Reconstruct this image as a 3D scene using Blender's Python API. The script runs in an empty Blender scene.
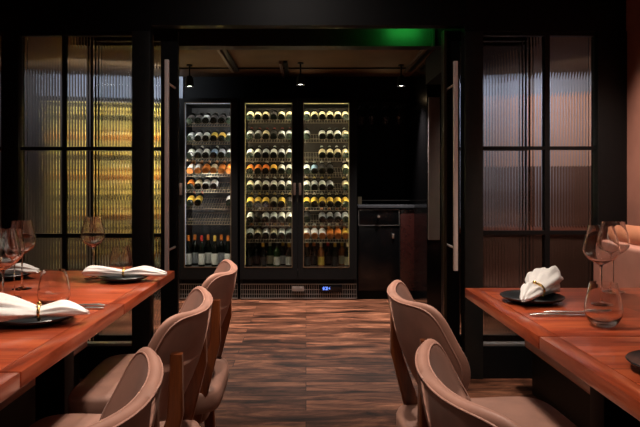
import bpy, bmesh, math, random
from mathutils import Vector, Matrix
random.seed(7)
S = bpy.context.scene
C = S.collection
PI = math.pi
F, VX, VY, H = 620.0, 306.0, 184.0, 1.15      # focal length (px), vanishing point of the depth lines, eye height

def X(px, d): return (px - VX) / F * d
def Z(py, d): return H - (py - VY) / F * d

# ------------------------------------------------------------------ materials
def new_mat(name):
    m = bpy.data.materials.new(name); m.use_nodes = True
    nt = m.node_tree
    return m, nt, nt.nodes['Principled BSDF']

def pbr(name, col, rough=.5, metal=0, noise=0, scale=20, bump=0, spec=None, coat=0, stretch=(1, 1, 1), sheen=0):
    m, nt, b = new_mat(name)
    b.inputs['Base Color'].default_value = (*col, 1)
    b.inputs['Roughness'].default_value = rough
    b.inputs['Metallic'].default_value = metal
    if spec is not None: b.inputs['Specular IOR Level'].default_value = spec
    if coat: b.inputs['Coat Weight'].default_value = coat; b.inputs['Coat Roughness'].default_value = .15
    if sheen: b.inputs['Sheen Weight'].default_value = sheen
    if noise or bump:
        tc = nt.nodes.new('ShaderNodeTexCoord'); mp = nt.nodes.new('ShaderNodeMapping')
        mp.inputs['Scale'].default_value = stretch
        nz = nt.nodes.new('ShaderNodeTexNoise'); nz.inputs['Scale'].default_value = scale; nz.inputs['Detail'].default_value = 5
        nt.links.new(tc.outputs['Object'], mp.inputs[0]); nt.links.new(mp.outputs[0], nz.inputs['Vector'])
        if noise:
            r = nt.nodes.new('ShaderNodeValToRGB')
            r.color_ramp.elements[0].position = .3; r.color_ramp.elements[1].position = .72
            r.color_ramp.elements[0].color = (*[c * (1 - noise) for c in col], 1)
            r.color_ramp.elements[1].color = (*[min(1, c * (1 + noise)) for c in col], 1)
            nt.links.new(nz.outputs['Fac'], r.inputs[0]); nt.links.new(r.outputs[0], b.inputs['Base Color'])
        if bump:
            bp = nt.nodes.new('ShaderNodeBump'); bp.inputs['Strength'].default_value = bump; bp.inputs['Distance'].default_value = .002
            nt.links.new(nz.outputs['Fac'], bp.inputs['Height']); nt.links.new(bp.outputs[0], b.inputs['Normal'])
    return m

def emit(name, col, s):
    m, nt, b = new_mat(name)
    b.inputs['Base Color'].default_value = (*col, 1)
    b.inputs['Emission Color'].default_value = (*col, 1); b.inputs['Emission Strength'].default_value = s
    return m

def clear_glass(name, tint=(1, 1, 1), edge=(.55, .5, .47), ior=1.45, rough=.02, blend=.35, boost=1.0, gp=4.0):
    """thin clear glass: see-through, reflecting by fresnel, denser towards its outline"""
    m = bpy.data.materials.new(name); m.use_nodes = True; nt = m.node_tree; nt.nodes.clear()
    out = nt.nodes.new('ShaderNodeOutputMaterial'); mix = nt.nodes.new('ShaderNodeMixShader')
    tr = nt.nodes.new('ShaderNodeBsdfTransparent'); gl = nt.nodes.new('ShaderNodeBsdfGlossy'); gl.inputs['Roughness'].default_value = rough
    lw = nt.nodes.new('ShaderNodeLayerWeight'); lw.inputs['Blend'].default_value = .5
    def pw(e, mul, add):
        p = nt.nodes.new('ShaderNodeMath'); p.operation = 'POWER'; p.inputs[1].default_value = e
        q = nt.nodes.new('ShaderNodeMath'); q.operation = 'MULTIPLY_ADD'; q.inputs[1].default_value = mul; q.inputs[2].default_value = add; q.use_clamp = True
        nt.links.new(lw.outputs['Facing'], p.inputs[0]); nt.links.new(p.outputs[0], q.inputs[0]); return q.outputs[0]
    mc = nt.nodes.new('ShaderNodeMix'); mc.data_type = 'RGBA'
    mc.inputs[6].default_value = (*tint, 1); mc.inputs[7].default_value = (*edge, 1)
    nt.links.new(pw(2.5, 1, 0), mc.inputs[0]); nt.links.new(mc.outputs[2], tr.inputs[0])
    nt.links.new(pw(gp, .9 * boost, .035 * boost), mix.inputs[0])
    nt.links.new(tr.outputs[0], mix.inputs[1]); nt.links.new(gl.outputs[0], mix.inputs[2]); nt.links.new(mix.outputs[0], out.inputs[0])
    return m

def wood(name, c1, c2, c3, rough=.3, scale=(1, 14, 14), plank=None, coat=0, axis=None, spec=.5, blotch=0):
    """grain runs along the local x axis; plank=(length, width) adds boards"""
    m, nt, b = new_mat(name); N = nt.nodes.new; L = nt.links.new
    tc = N('ShaderNodeTexCoord'); mp = N('ShaderNodeMapping'); mp.inputs['Scale'].default_value = scale
    if axis: mp.inputs['Rotation'].default_value = axis
    L(tc.outputs['Object'], mp.inputs[0])
    off = N('ShaderNodeVectorMath'); off.operation = 'ADD'
    L(mp.outputs[0], off.inputs[0])
    n1 = N('ShaderNodeTexNoise'); n1.inputs['Scale'].default_value = 1.6; n1.inputs['Detail'].default_value = 9; n1.inputs['Roughness'].default_value = .68; n1.inputs['Distortion'].default_value = .8
    L(off.outputs[0], n1.inputs['Vector'])
    r = N('ShaderNodeValToRGB'); e = r.color_ramp.elements
    e[0].position = .38; e[0].color = (*c1, 1); e[1].position = .64; e[1].color = (*c3, 1)
    k = e.new(.5); k.color = (*c2, 1)
    L(n1.outputs['Fac'], r.inputs[0])
    last = r.outputs[0]
    bp = N('ShaderNodeBump'); bp.inputs['Strength'].default_value = .25; bp.inputs['Distance'].default_value = .001
    L(n1.outputs['Fac'], bp.inputs['Height']); L(bp.outputs[0], b.inputs['Normal'])
    if plank:
        br = N('ShaderNodeTexBrick'); br.inputs['Scale'].default_value = 1; br.offset = .37; br.offset_frequency = 2
        br.inputs['Brick Width'].default_value = plank[0]; br.inputs['Row Height'].default_value = plank[1]
        br.inputs['Mortar Size'].default_value = plank[2]; br.inputs['Mortar Smooth'].default_value = .3; br.inputs['Bias'].default_value = 0
        br.inputs['Color1'].default_value = (.0, .0, .0, 1); br.inputs['Color2'].default_value = (1, 1, 1, 1); br.inputs['Mortar'].default_value = (.5, .5, .5, 1)
        L(tc.outputs['Object'], br.inputs['Vector'])
        sc = N('ShaderNodeVectorMath'); sc.operation = 'SCALE'; sc.inputs['Scale'].default_value = 9
        L(br.outputs['Color'], sc.inputs[0]); L(sc.outputs[0], off.inputs[1])
        hs = N('ShaderNodeHueSaturation'); mr = N('ShaderNodeMapRange'); mr.inputs['To Min'].default_value = plank[3]; mr.inputs['To Max'].default_value = plank[4]
        L(br.outputs['Color'], mr.inputs[0]); L(mr.outputs[0], hs.inputs['Value']); L(last, hs.inputs['Color'])
        mm = N('ShaderNodeMix'); mm.data_type = 'RGBA'; mm.inputs[7].default_value = (*[c * .25 for c in c1], 1)
        L(br.outputs['Fac'], mm.inputs[0]); L(hs.outputs[0], mm.inputs[6]); last = mm.outputs[2]
    if blotch:                                # dark knots and mineral streaks in the boards
        n2 = N('ShaderNodeTexNoise'); n2.inputs['Scale'].default_value = .55; n2.inputs['Detail'].default_value = 6; n2.inputs['Roughness'].default_value = .7; n2.inputs['Distortion'].default_value = 1.6
        L(off.outputs[0], n2.inputs['Vector']); r2 = N('ShaderNodeMapRange'); r2.inputs['From Min'].default_value = .36; r2.inputs['From Max'].default_value = .52
        r2.inputs['To Min'].default_value = 1 - blotch; L(n2.outputs['Fac'], r2.inputs[0])
        h2 = N('ShaderNodeHueSaturation'); L(r2.outputs[0], h2.inputs['Value']); L(last, h2.inputs['Color']); last = h2.outputs[0]
    L(last, b.inputs['Base Color']); b.inputs['Specular IOR Level'].default_value = spec
    b.inputs['Roughness'].default_value = rough
    if coat: b.inputs['Coat Weight'].default_value = coat; b.inputs['Coat Roughness'].default_value = .12
    return m

M = {}
M['black'] = pbr('black_metal', (.0022, .0022, .0026), .5, noise=.2, scale=40, spec=.22)
M['black_gloss'] = pbr('black_gloss', (.003, .003, .0035), .16, spec=.4)
M['stile'] = pbr('grey_black_lacquer', (.011, .0115, .011), .42, noise=.15, scale=30, spec=.3)
M['blackwall'] = pbr('black_paint', (.003, .003, .0035), .7, noise=.2, scale=12, spec=.2)
M['steel'] = pbr('brushed_steel', (.95, .86, .82), .4, .3, noise=.08, scale=60, stretch=(1, 1, 30))
M['bronze'] = pbr('dull_bronze', (.16, .11, .09), .45, .6)
M['cutlery'] = pbr('polished_steel', (.85, .83, .8), .24, .95, noise=.03, scale=40)
M['greysteel'] = pbr('grey_trim', (.36, .36, .36), .35, .8, noise=.1)
M['suede'] = pbr('taupe_suede', (.38, .185, .135), .55, noise=.22, scale=9, bump=.25, sheen=.08)
M['welt'] = pbr('suede_piping', (.42, .22, .17), .45, noise=.1, scale=30)
M['seat'] = pbr('taupe_seat_leather', (.23, .12, .09), .5, noise=.15, scale=14, bump=.2)
M['bench'] = pbr('pink_bench_leather', (.5, .24, .185), .6, noise=.08, scale=10)
M['roll'] = pbr('tan_leather', (.5, .2, .11), .5, noise=.12, scale=12)
M['plaster'] = pbr('pink_plaster', (.34, .14, .1), .85, noise=.12, scale=6, bump=.2)
M['chairwood'] = wood('chair_wood', (.06, .013, .005), (.13, .032, .009), (.2, .055, .015), .28, (10, 10, 1.2), coat=.3)
M['tablewood'] = wood('table_wood', (.19, .027, .009), (.33, .055, .019), (.44, .095, .032), .3, (1.3, 11, 11), plank=(3.0, .095, .0012, .8, 1.15), coat=.22)
M['tableedge'] = wood('table_edge_wood', (.17, .025, .008), (.3, .05, .017), (.4, .088, .03), .28, (11, 1.3, 11), coat=.45)
M['floor'] = wood('floor_planks', (.014, .006, .004), (.11, .042, .024), (.29, .125, .072), .5, spec=.05, blotch=.65, scale=(1.3, 5.5, 5.5), plank=(1.25, .15, .002, .6, 1.15))
M['ceil'] = pbr('brown_ceiling', (.11, .058, .02), .8, noise=.18, scale=3)
M['plate'] = pbr('black_stoneware', (.012, .014, .016), .32, noise=.3, scale=60, bump=.2)
M['linen'] = pbr('white_linen', (.74, .72, .71), .85, noise=.04, scale=120, bump=.3)
M['gold'] = pbr('brass', (.6, .36, .12), .25, 1, noise=.1)
M['glass0'] = clear_glass('old_glass', (1, 1, 1), (.62, .57, .54), 1.5, .09, .25, 1.1, 2.6)
m, nt, b = new_mat('wine_glass'); b.inputs['Base Color'].default_value = (1, 1, 1, 1); b.inputs['Roughness'].default_value = .0
b.inputs['Transmission Weight'].default_value = 1; b.inputs['IOR'].default_value = 1.5; b.inputs['Coat Weight'].default_value = .4; b.inputs['Coat Roughness'].default_value = .05; M['glass'] = m
M['pane'] = clear_glass('door_pane', (.93, .95, .94), (.7, .72, .7), 1.45, .01, .2, .9)
M['smoke'] = clear_glass('smoked_glass', (.5, .45, .42), (.3, .27, .25), 1.5, .05, .3, 1)
M['back_gold'] = pbr('cabinet_liner_gold', (.028, .016, .006), .5, noise=.2, scale=20)
M['back_grey'] = pbr('cabinet_liner_grey', (.06, .062, .068), .4, .3, noise=.2, scale=15, stretch=(1, 1, .3))
M['wire'] = pbr('rack_wire', (.3, .24, .17), .3, .9, noise=.1)
M['darkbottle'] = pbr('dark_bottle_glass', (.004, .006, .004), .12, noise=.2, scale=10)
M['amberbottle'] = pbr('amber_bottle_glass', (.35, .12, .03), .12, noise=.2, scale=10)
M['greenbottle'] = pbr('green_bottle_glass', (.02, .07, .02), .1, noise=.2, scale=10)
for n, c in dict(white=(.75, .74, .7), cream=(.72, .62, .4), yellow=(.75, .5, .08), orange=(.75, .22, .03), red=(.5, .03, .02), grey=(.35, .36, .38), blue=(.2, .3, .45), dark=(.03, .025, .025)).items():
    M['l_' + n] = pbr('label_' + n, c, .6, noise=.12, scale=90)
M['led'] = emit('warm_led_strip', (1, .8, .3), .55)
M['led_cool'] = emit('cool_led_strip', (.9, .9, 1), .25)
M['lens'] = emit('lamp_lens', (1, .95, .85), 12)
M['exit'] = emit('green_exit_light', (.05, 1, .12), 9)
M['blue_led'] = emit('blue_display', (.15, .3, 1), 3)
M['bluewall'] = pbr('blue_grey_wall', (.32, .35, .42), .8, noise=.1, scale=4)
M['pinkwall'] = pbr('pink_panel', (.62, .36, .28), .8, noise=.1, scale=5)
M['redwood'] = pbr('red_counter_wood', (.3, .07, .03), .35, noise=.25, scale=8, stretch=(1, 8, 8))
M['yellowback'] = pbr('yellow_liner', (.64, .52, .22), .6, noise=.2, scale=8, stretch=(1, 1, 2))

def fluted_mat():
    m, nt, b = new_mat('fluted_glass')
    b.inputs['Base Color'].default_value = (.93, .93, .92, 1); b.inputs['Roughness'].default_value = .035
    b.inputs['Transmission Weight'].default_value = 1; b.inputs['IOR'].default_value = 1.45
    return m
M['fluted'] = fluted_mat()

# ------------------------------------------------------------------ mesh helpers
def bx(bm, x0, x1, y0, y1, z0, z1, bev=0, seg=2):
    r = bmesh.ops.create_cube(bm, size=1, matrix=Matrix.Translation(((x0 + x1) / 2, (y0 + y1) / 2, (z0 + z1) / 2)) @ Matrix.Diagonal((abs(x1 - x0), abs(y1 - y0), abs(z1 - z0), 1)))
    if bev:
        ed = list({e for v in r['verts'] for e in v.link_edges})
        bmesh.ops.bevel(bm, geom=ed, offset=bev, segments=seg, affect='EDGES', profile=.6)

def frame_of(d):
    d = d.normalized(); a = Vector((0, 0, 1)) if abs(d.z) < .9 else Vector((1, 0, 0))
    u = d.cross(a).normalized(); return u, d.cross(u).normalized()

def tube(bm, pts, rad, seg=10, closed=False, caps=True, flat=1.0):
    pts = [Vector(p) for p in pts]; n = len(pts)
    rad = rad if isinstance(rad, (list, tuple)) else [rad] * n
    rings = []; u = None
    for i, p in enumerate(pts):
        if closed: d = pts[(i + 1) % n] - pts[i - 1]
        else: d = pts[min(i + 1, n - 1)] - pts[max(i - 1, 0)]
        d.normalize()
        if u is None: u, w = frame_of(d)
        else: u = (u - d * u.dot(d)).normalized(); w = d.cross(u)
        rings.append([bm.verts.new(p + (u * math.cos(2 * PI * k / seg) + w * math.sin(2 * PI * k / seg) * flat) * rad[i]) for k in range(seg)])
    for i in range(n if closed else n - 1):
        a, b = rings[i], rings[(i + 1) % n]
        for k in range(seg): bm.faces.new((a[k], a[(k + 1) % seg], b[(k + 1) % seg], b[k]))
    if caps and not closed:
        bm.faces.new(rings[0][::-1]); bm.faces.new(rings[-1])

def sqbar(bm, pts, sizes):
    """square-section bar through pts, sizes = [(half x, half y)] in world axes"""
    rings = []
    for p, (a, b) in zip(pts, sizes):
        c = min(a, b) * .3
        o = [(a, b - c), (a - c, b), (-a + c, b), (-a, b - c), (-a, -b + c), (-a + c, -b), (a - c, -b), (a, -b + c)]
        rings.append([bm.verts.new((p[0] + q[0], p[1] + q[1], p[2])) for q in o])
    for r, s in zip(rings, rings[1:]):
        for k in range(8): bm.faces.new((r[k], r[(k + 1) % 8], s[(k + 1) % 8], s[k]))
    bm.faces.new(rings[0][::-1]); bm.faces.new(rings[-1])

def lathe(bm, prof, seg=32, o=(0, 0, 0), mats=None):
    rings = []
    for r, z in prof:
        if r < 1e-5: rings.append([bm.verts.new((o[0], o[1], o[2] + z))])
        else: rings.append([bm.verts.new((o[0] + r * math.cos(2 * PI * k / seg), o[1] + r * math.sin(2 * PI * k / seg), o[2] + z)) for k in range(seg)])
    for i, (a, b) in enumerate(zip(rings, rings[1:])):
        for k in range(seg):
            j = (k + 1) % seg
            if len(a) == 1 and len(b) == 1: continue
            if len(a) == 1: f = bm.faces.new((a[0], b[k], b[j]))
            elif len(b) == 1: f = bm.faces.new((a[k], a[j], b[0]))
            else: f = bm.faces.new((a[k], a[j], b[j], b[k]))
            if mats: f.material_index = mats[i]

def obj(name, bm, mat, parent=None, smooth=True, angle=40, mod=None, loc=None):
    bmesh.ops.recalc_face_normals(bm, faces=bm.faces)
    me = bpy.data.meshes.new(name); bm.to_mesh(me); bm.free()
    o = bpy.data.objects.new(name, me); C.objects.link(o)
    for mm in (mat if isinstance(mat, list) else [mat]): me.materials.append(mm)
    if smooth:
        for p in me.polygons: p.use_smooth = True
        me.set_sharp_from_angle(angle=math.radians(angle))
    if parent: o.parent = parent
    if loc: o.location = loc
    if mod:
        s = o.modifiers.new('sub', 'SUBSURF'); s.levels = mod; s.render_levels = mod
    return o

def tag(o, label=None, cat=None, group=None, kind=None):
    if label: o['label'] = label
    if cat: o['category'] = cat
    if group: o['group'] = group
    if kind: o['kind'] = kind
    return o

def thing(name, label, cat, loc=(0, 0, 0), rz=0, group=None):
    o = bpy.data.objects.new(name, None); C.objects.link(o); o.empty_display_size = .1
    o.location = loc; o.rotation_euler = (0, 0, rz)
    return tag(o, label, cat, group)

def dup(root, loc=None, rz=None, label=None, group=None):
    def cp(o, par):
        c = o.copy(); C.objects.link(c); c.parent = par
        for ch in kids[o.name]: cp(ch, c)
        return c
    kids = {}
    def walk(o):
        kids[o.name] = list(o.children)
        for ch in o.children: walk(ch)
    walk(root)
    r = cp(root, None)
    if loc: r.location = loc
    if rz is not None: r.rotation_euler = (0, 0, rz)
    if label: r['label'] = label
    if group: r['group'] = group
    return r

def box(name, dims, mat, parent=None, bev=0, label=None, kind=None):
    bm = bmesh.new(); bx(bm, *dims, bev=bev)
    o = obj(name, bm, mat, parent, smooth=bool(bev))
    if label: o['label'] = label
    if kind: o['kind'] = kind
    return o

def struct(name, dims, mat, bev=0): return box(name, dims, mat, bev=bev, kind='structure')

def spot(name, loc, target, power, size=50, blend=.5, rad=.04, col=(1, .8, .62)):
    l = bpy.data.lights.new(name, 'SPOT'); l.energy = power; l.spot_size = math.radians(size); l.spot_blend = blend; l.shadow_soft_size = rad; l.color = col
    o = bpy.data.objects.new(name, l); C.objects.link(o); o.location = loc
    o.rotation_euler = (Vector(target) - Vector(loc)).to_track_quat('-Z', 'Y').to_euler(); return o
def area(name, loc, target, power, sx, sy, col=(1, .8, .62)):
    l = bpy.data.lights.new(name, 'AREA'); l.shape = 'RECTANGLE'; l.size = sx; l.size_y = sy; l.energy = power; l.color = col
    o = bpy.data.objects.new(name, l); C.objects.link(o); o.location = loc
    o.rotation_euler = (Vector(target) - Vector(loc)).to_track_quat('-Z', 'Y').to_euler(); return o

# ------------------------------------------------------------------ room shell
PY = 3.70                                   # the glazed partition
bm = bmesh.new(); bx(bm, -4.2, 4.2, -1.5, 6.85, -.05, 0)
tag(obj('floor', bm, M['floor'], smooth=False), kind='structure')
struct('ceiling', (-2.3, 2.0, -1.5, PY - .04, 2.62, 2.7), M['blackwall'])
struct('ceiling_back', (-4.2, 4.2, PY + .04, 6.85, 2.265, 2.32), M['ceil'])
struct('wall_right', (1.89, 2.0, -1.5, PY - .04, 0, 2.62), M['plaster'])
struct('wall_left', (-2.3, -2.2, -1.5, PY - .04, 0, 2.62), M['plaster'])
struct('wall_rear', (-2.3, 2.0, -1.6, -1.5, 0, 2.7), M['blackwall'])
struct('wall_back', (-4.2, 4.2, 6.85, 6.95, 0, 2.32), M['blackwall'])
struct('wall_back_left', (-4.2, X(93, 6.2), 6.12, 6.84, 0, 2.26), pbr('dark_taupe_wall', (.1, .085, .08), .8, noise=.2, scale=3))
struct('wall_side_left', (-4.3, -4.2, PY, 6.95, 0, 2.32), M['blackwall'])
struct('wall_side_right', (4.2, 4.3, PY, 6.95, 0, 2.32), M['blackwall'])
# bulkheads over the cabinets
struct('trim_1', (X(93, 6.2) + .005, X(178, 6.15), 6.4, 6.84, 2.01, 2.26), M['bluewall'])
struct('trim_2', (X(178, 6.15) + .005, 1.2, 6.42, 6.84, 2.01, 2.26), M['blackwall'])
struct('trim_3', (1.06, 1.45, 3.95, 5.49, 2.03, 2.26), M['blackwall'])     # dropped soffit on the right
# seam across the brown ceiling
struct('trim_4', (-1.6, 1.05, 5.93, 5.95, 2.252, 2.264), M['black'])
# cross beam just behind the opening (catches the green light)
struct('trim_5', (-1.5, 1.06, 4.12, 4.24, Z(46, 4.12), 2.262), M['stile'])
struct('trim_6', (X(431, 4.12), X(433, 4.12), 4.06, 4.119, Z(48, 4.12), 2.262), M['stile'])

def px_box(x0, x1, y0, y1, d, t=.05):       # frontal slab from picture measures at distance d
    return (X(x0, d), X(x1, d), d - t / 2, d + t / 2, Z(y1, d), Z(y0, d))

Ztop, Zkick = Z(33, PY), Z(343, PY)
struct('wall_header', (X(152, PY), X(463, PY), PY - .04, PY + .04, Z(27, PY), 2.7), M['black'])
struct('wall_header_left', (-2.3, X(152, PY) - .001, PY - .04, PY + .04, Ztop, 2.7), M['black'])
struct('wall_header_right', (X(463, PY) + .001, 2.0, PY - .04, PY + .04, Ztop, 2.7), M['black'])
for n, (a, b) in enumerate([(5, 22), (134, 152), (463, 481), (594, 631.5)]):
    struct('trim_%d' % (7 + n), (X(a, PY), X(b, PY), PY - .05, PY + .05, 0, Ztop), M['stile'] if n in (1, 2) else M['black'], bev=.004)
for n, (a, b) in enumerate([(-60, 5), (22, 134), (481, 594)]):
    struct('baseboard_%d' % (n + 1), (X(a, PY) + .001, X(b, PY) - .001, PY - .035, PY + .035, 0, Zkick - .012), M['black'])

def fluted(name, x0, x1, z0, z1, y, parent, pitch=.0172, A=.0021):
    bm = bmesh.new(); n = max(1, round((x1 - x0) / pitch)); p = (x1 - x0) / n; K = 8
    for i in range(n):
        lo, hi = [], []
        for k in range(K + 1):
            t = -1 + 2 * k / K; x = x0 + p * (i + k / K); yy = y - .003 - A * (1 - t * t)
            lo.append(bm.verts.new((x, yy, z0))); hi.append(bm.verts.new((x, yy, z1)))
        for k in range(K): bm.faces.new((lo[k], lo[k + 1], hi[k + 1], hi[k]))
    v = [bm.verts.new(q) for q in ((x0, y + .003, z0), (x1, y + .003, z0), (x1, y + .003, z1), (x0, y + .003, z1))]
    bk = bm.faces.new(v[::-1])
    me = bpy.data.meshes.new(name); bm.to_mesh(me); bm.free()
    me.materials.append(M['fluted'])
    for q in me.polygons: q.use_smooth = True
    o = bpy.data.objects.new(name, me); C.objects.link(o); o.parent = parent
    return o

def window(name, x0, x1, bars_v, bars_y):
    """one glazed bay: sill, bars (structure) with fluted panes"""
    root = tag(bpy.data.objects.new(name, None), kind='structure'); C.objects.link(root)
    a, b = X(x0, PY), X(x1, PY)
    bm = bmesh.new()
    bx(bm, a, b, PY - .02, PY + .02, Ztop - .02, Ztop)
    for v0, v1 in bars_v: bx(bm, X(v0, PY), X(v1, PY), PY - .022, PY + .022, Zkick, Ztop)
    for v0, v1 in bars_y: bx(bm, a, b, PY - .02, PY + .02, Z(v1, PY), Z(v0, PY))
    obj('window_bars', bm, M['black'], root, smooth=False)
    box('window_sill', (a, b, PY - .03, PY + .03, Zkick - .011, Zkick + .004), M['greysteel'], root, bev=.002, label='pale metal sill strip')
    fluted('window_pane', a + .001, b - .001, Zkick + .004, Ztop - .02, PY, root)
    return root
window('window_1', -60, 5, [], [(147, 150.5), (233, 237)])
window('window_2', 22, 134, [(63.5, 67.5)], [(147, 150.5), (233.5, 237.5)])
window('window_3', 481, 594, [(543.5, 548.5)], [(146.5, 150), (230.5, 234.5)])

# sliding doors behind the partition
DY = 3.83
def leaf(name, a0, a1, st0, st1, hx, hy0, hy1):
    root = tag(bpy.data.objects.new(name, None), kind='structure'); C.objects.link(root)
    z1 = 2.09; bm = bmesh.new()
    bx(bm, X(a0, DY), X(a0 + st0, DY), DY - .02, DY + .02, .01, z1)
    bx(bm, X(a1 - st1, DY), X(a1, DY), DY - .02, DY + .02, .01, z1)
    bx(bm, X(a0 + st0, DY), X(a1 - st1, DY), DY - .019, DY + .019, .01, .22)
    bx(bm, X(a0 + st0, DY), X(a1 - st1, DY), DY - .019, DY + .019, 2.03, z1)
    for v in (149, 235): bx(bm, X(a0 + st0, DY), X(a1 - st1, DY), DY - .018, DY + .018, Z(v + 1.7, DY), Z(v - 1.7, DY))
    obj('door_frame', bm, M['black'], root, smooth=False)
    fluted('door_pane', X(a0 + st0, DY), X(a1 - st1, DY), .22, 2.03, DY, root)
    d = 3.60; bm = bmesh.new()
    x = X(hx, d)
    bx(bm, x - .0115, x + .0115, d - .02, d + .006, Z(hy1, d), Z(hy0, d), bev=.003)
    h = obj('door_handle', bm, M['steel'], root); h['label'] = 'long vertical brushed steel pull handle'
    bm = bmesh.new()
    for zz in (Z(hy0, d) - .13, Z(hy1, d) + .13): tube(bm, [(x, d, zz), (x, DY - .02, zz)], .007, 10)
    obj('handle_bracket', bm, M['steel'], h)
door_l = leaf('door_1', 91, 178.5, 5, 17, 167.2, 60, 273)
door_r = leaf('door_2', 442, 529.5, 17, 5, 455.2, 61.5, 270.5)

# pier at right of wine room, grey slab stands in for a reflection
struct('wall_pier', (X(427, 5.5), 1.45, 5.5, 6.84, 0, 2.262), M['black_gloss'])
box('trim_11', (X(428.5, 5.47), X(440, 5.47), 5.47, 5.495, Z(240, 5.47), Z(97, 5.47)), pbr('grey_reflection_panel', (.17, .145, .135), .4, noise=.15, scale=5), bev=.004, kind='structure')
# jamb edge of the opening on the right with a thin brass edge
struct('trim_12', (X(443.5, 3.78), X(446, 3.78), 3.76, 3.80, .005, 2.085), pbr('brass_edge', (.03, .02, .01), .4, .5))

# ------------------------------------------------------------------ wine cabinets
CY = 6.15                                   # front plane of the cabinets
def bottle_mesh(glass, label, cap, r=.0345, L=.30):
    bm = bmesh.new()
    prof = [(0, .008), (r * .6, .004), (r * .93, 0), (r, .008), (r, .021), (r * 1.012, .022), (r * 1.012, .125), (r, .126), (r, .178), (r * .9, .2), (r * .6, .22), (.0155, .238), (.0145, .247), (.0155, .248), (.0155, L - .008), (.0135, L), (0, L)]
    mats = [0, 0, 0, 0, 1, 1, 1, 0, 0, 0, 0, 0, 2, 2, 2, 2]
    lathe(bm, prof, 18, mats=mats)
    bmesh.ops.recalc_face_normals(bm, faces=bm.faces)
    me = bpy.data.meshes.new('wine_bottle'); bm.to_mesh(me); bm.free()
    for q in me.polygons: q.use_smooth = True
    me.set_sharp_from_angle(angle=math.radians(35))
    for k in (glass, label, cap): me.materials.append(M[k])
    return me
BM = {}
def bottle(glass, label, cap):
    k = (glass, label, cap)
    if k not in BM: BM[k] = bottle_mesh(*k)
    return bpy.data.objects.new('wine_bottle', BM[k])
ORD = ['first', 'second', 'third', 'fourth', 'fifth', 'sixth', 'seventh', 'eighth', 'ninth']

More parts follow.
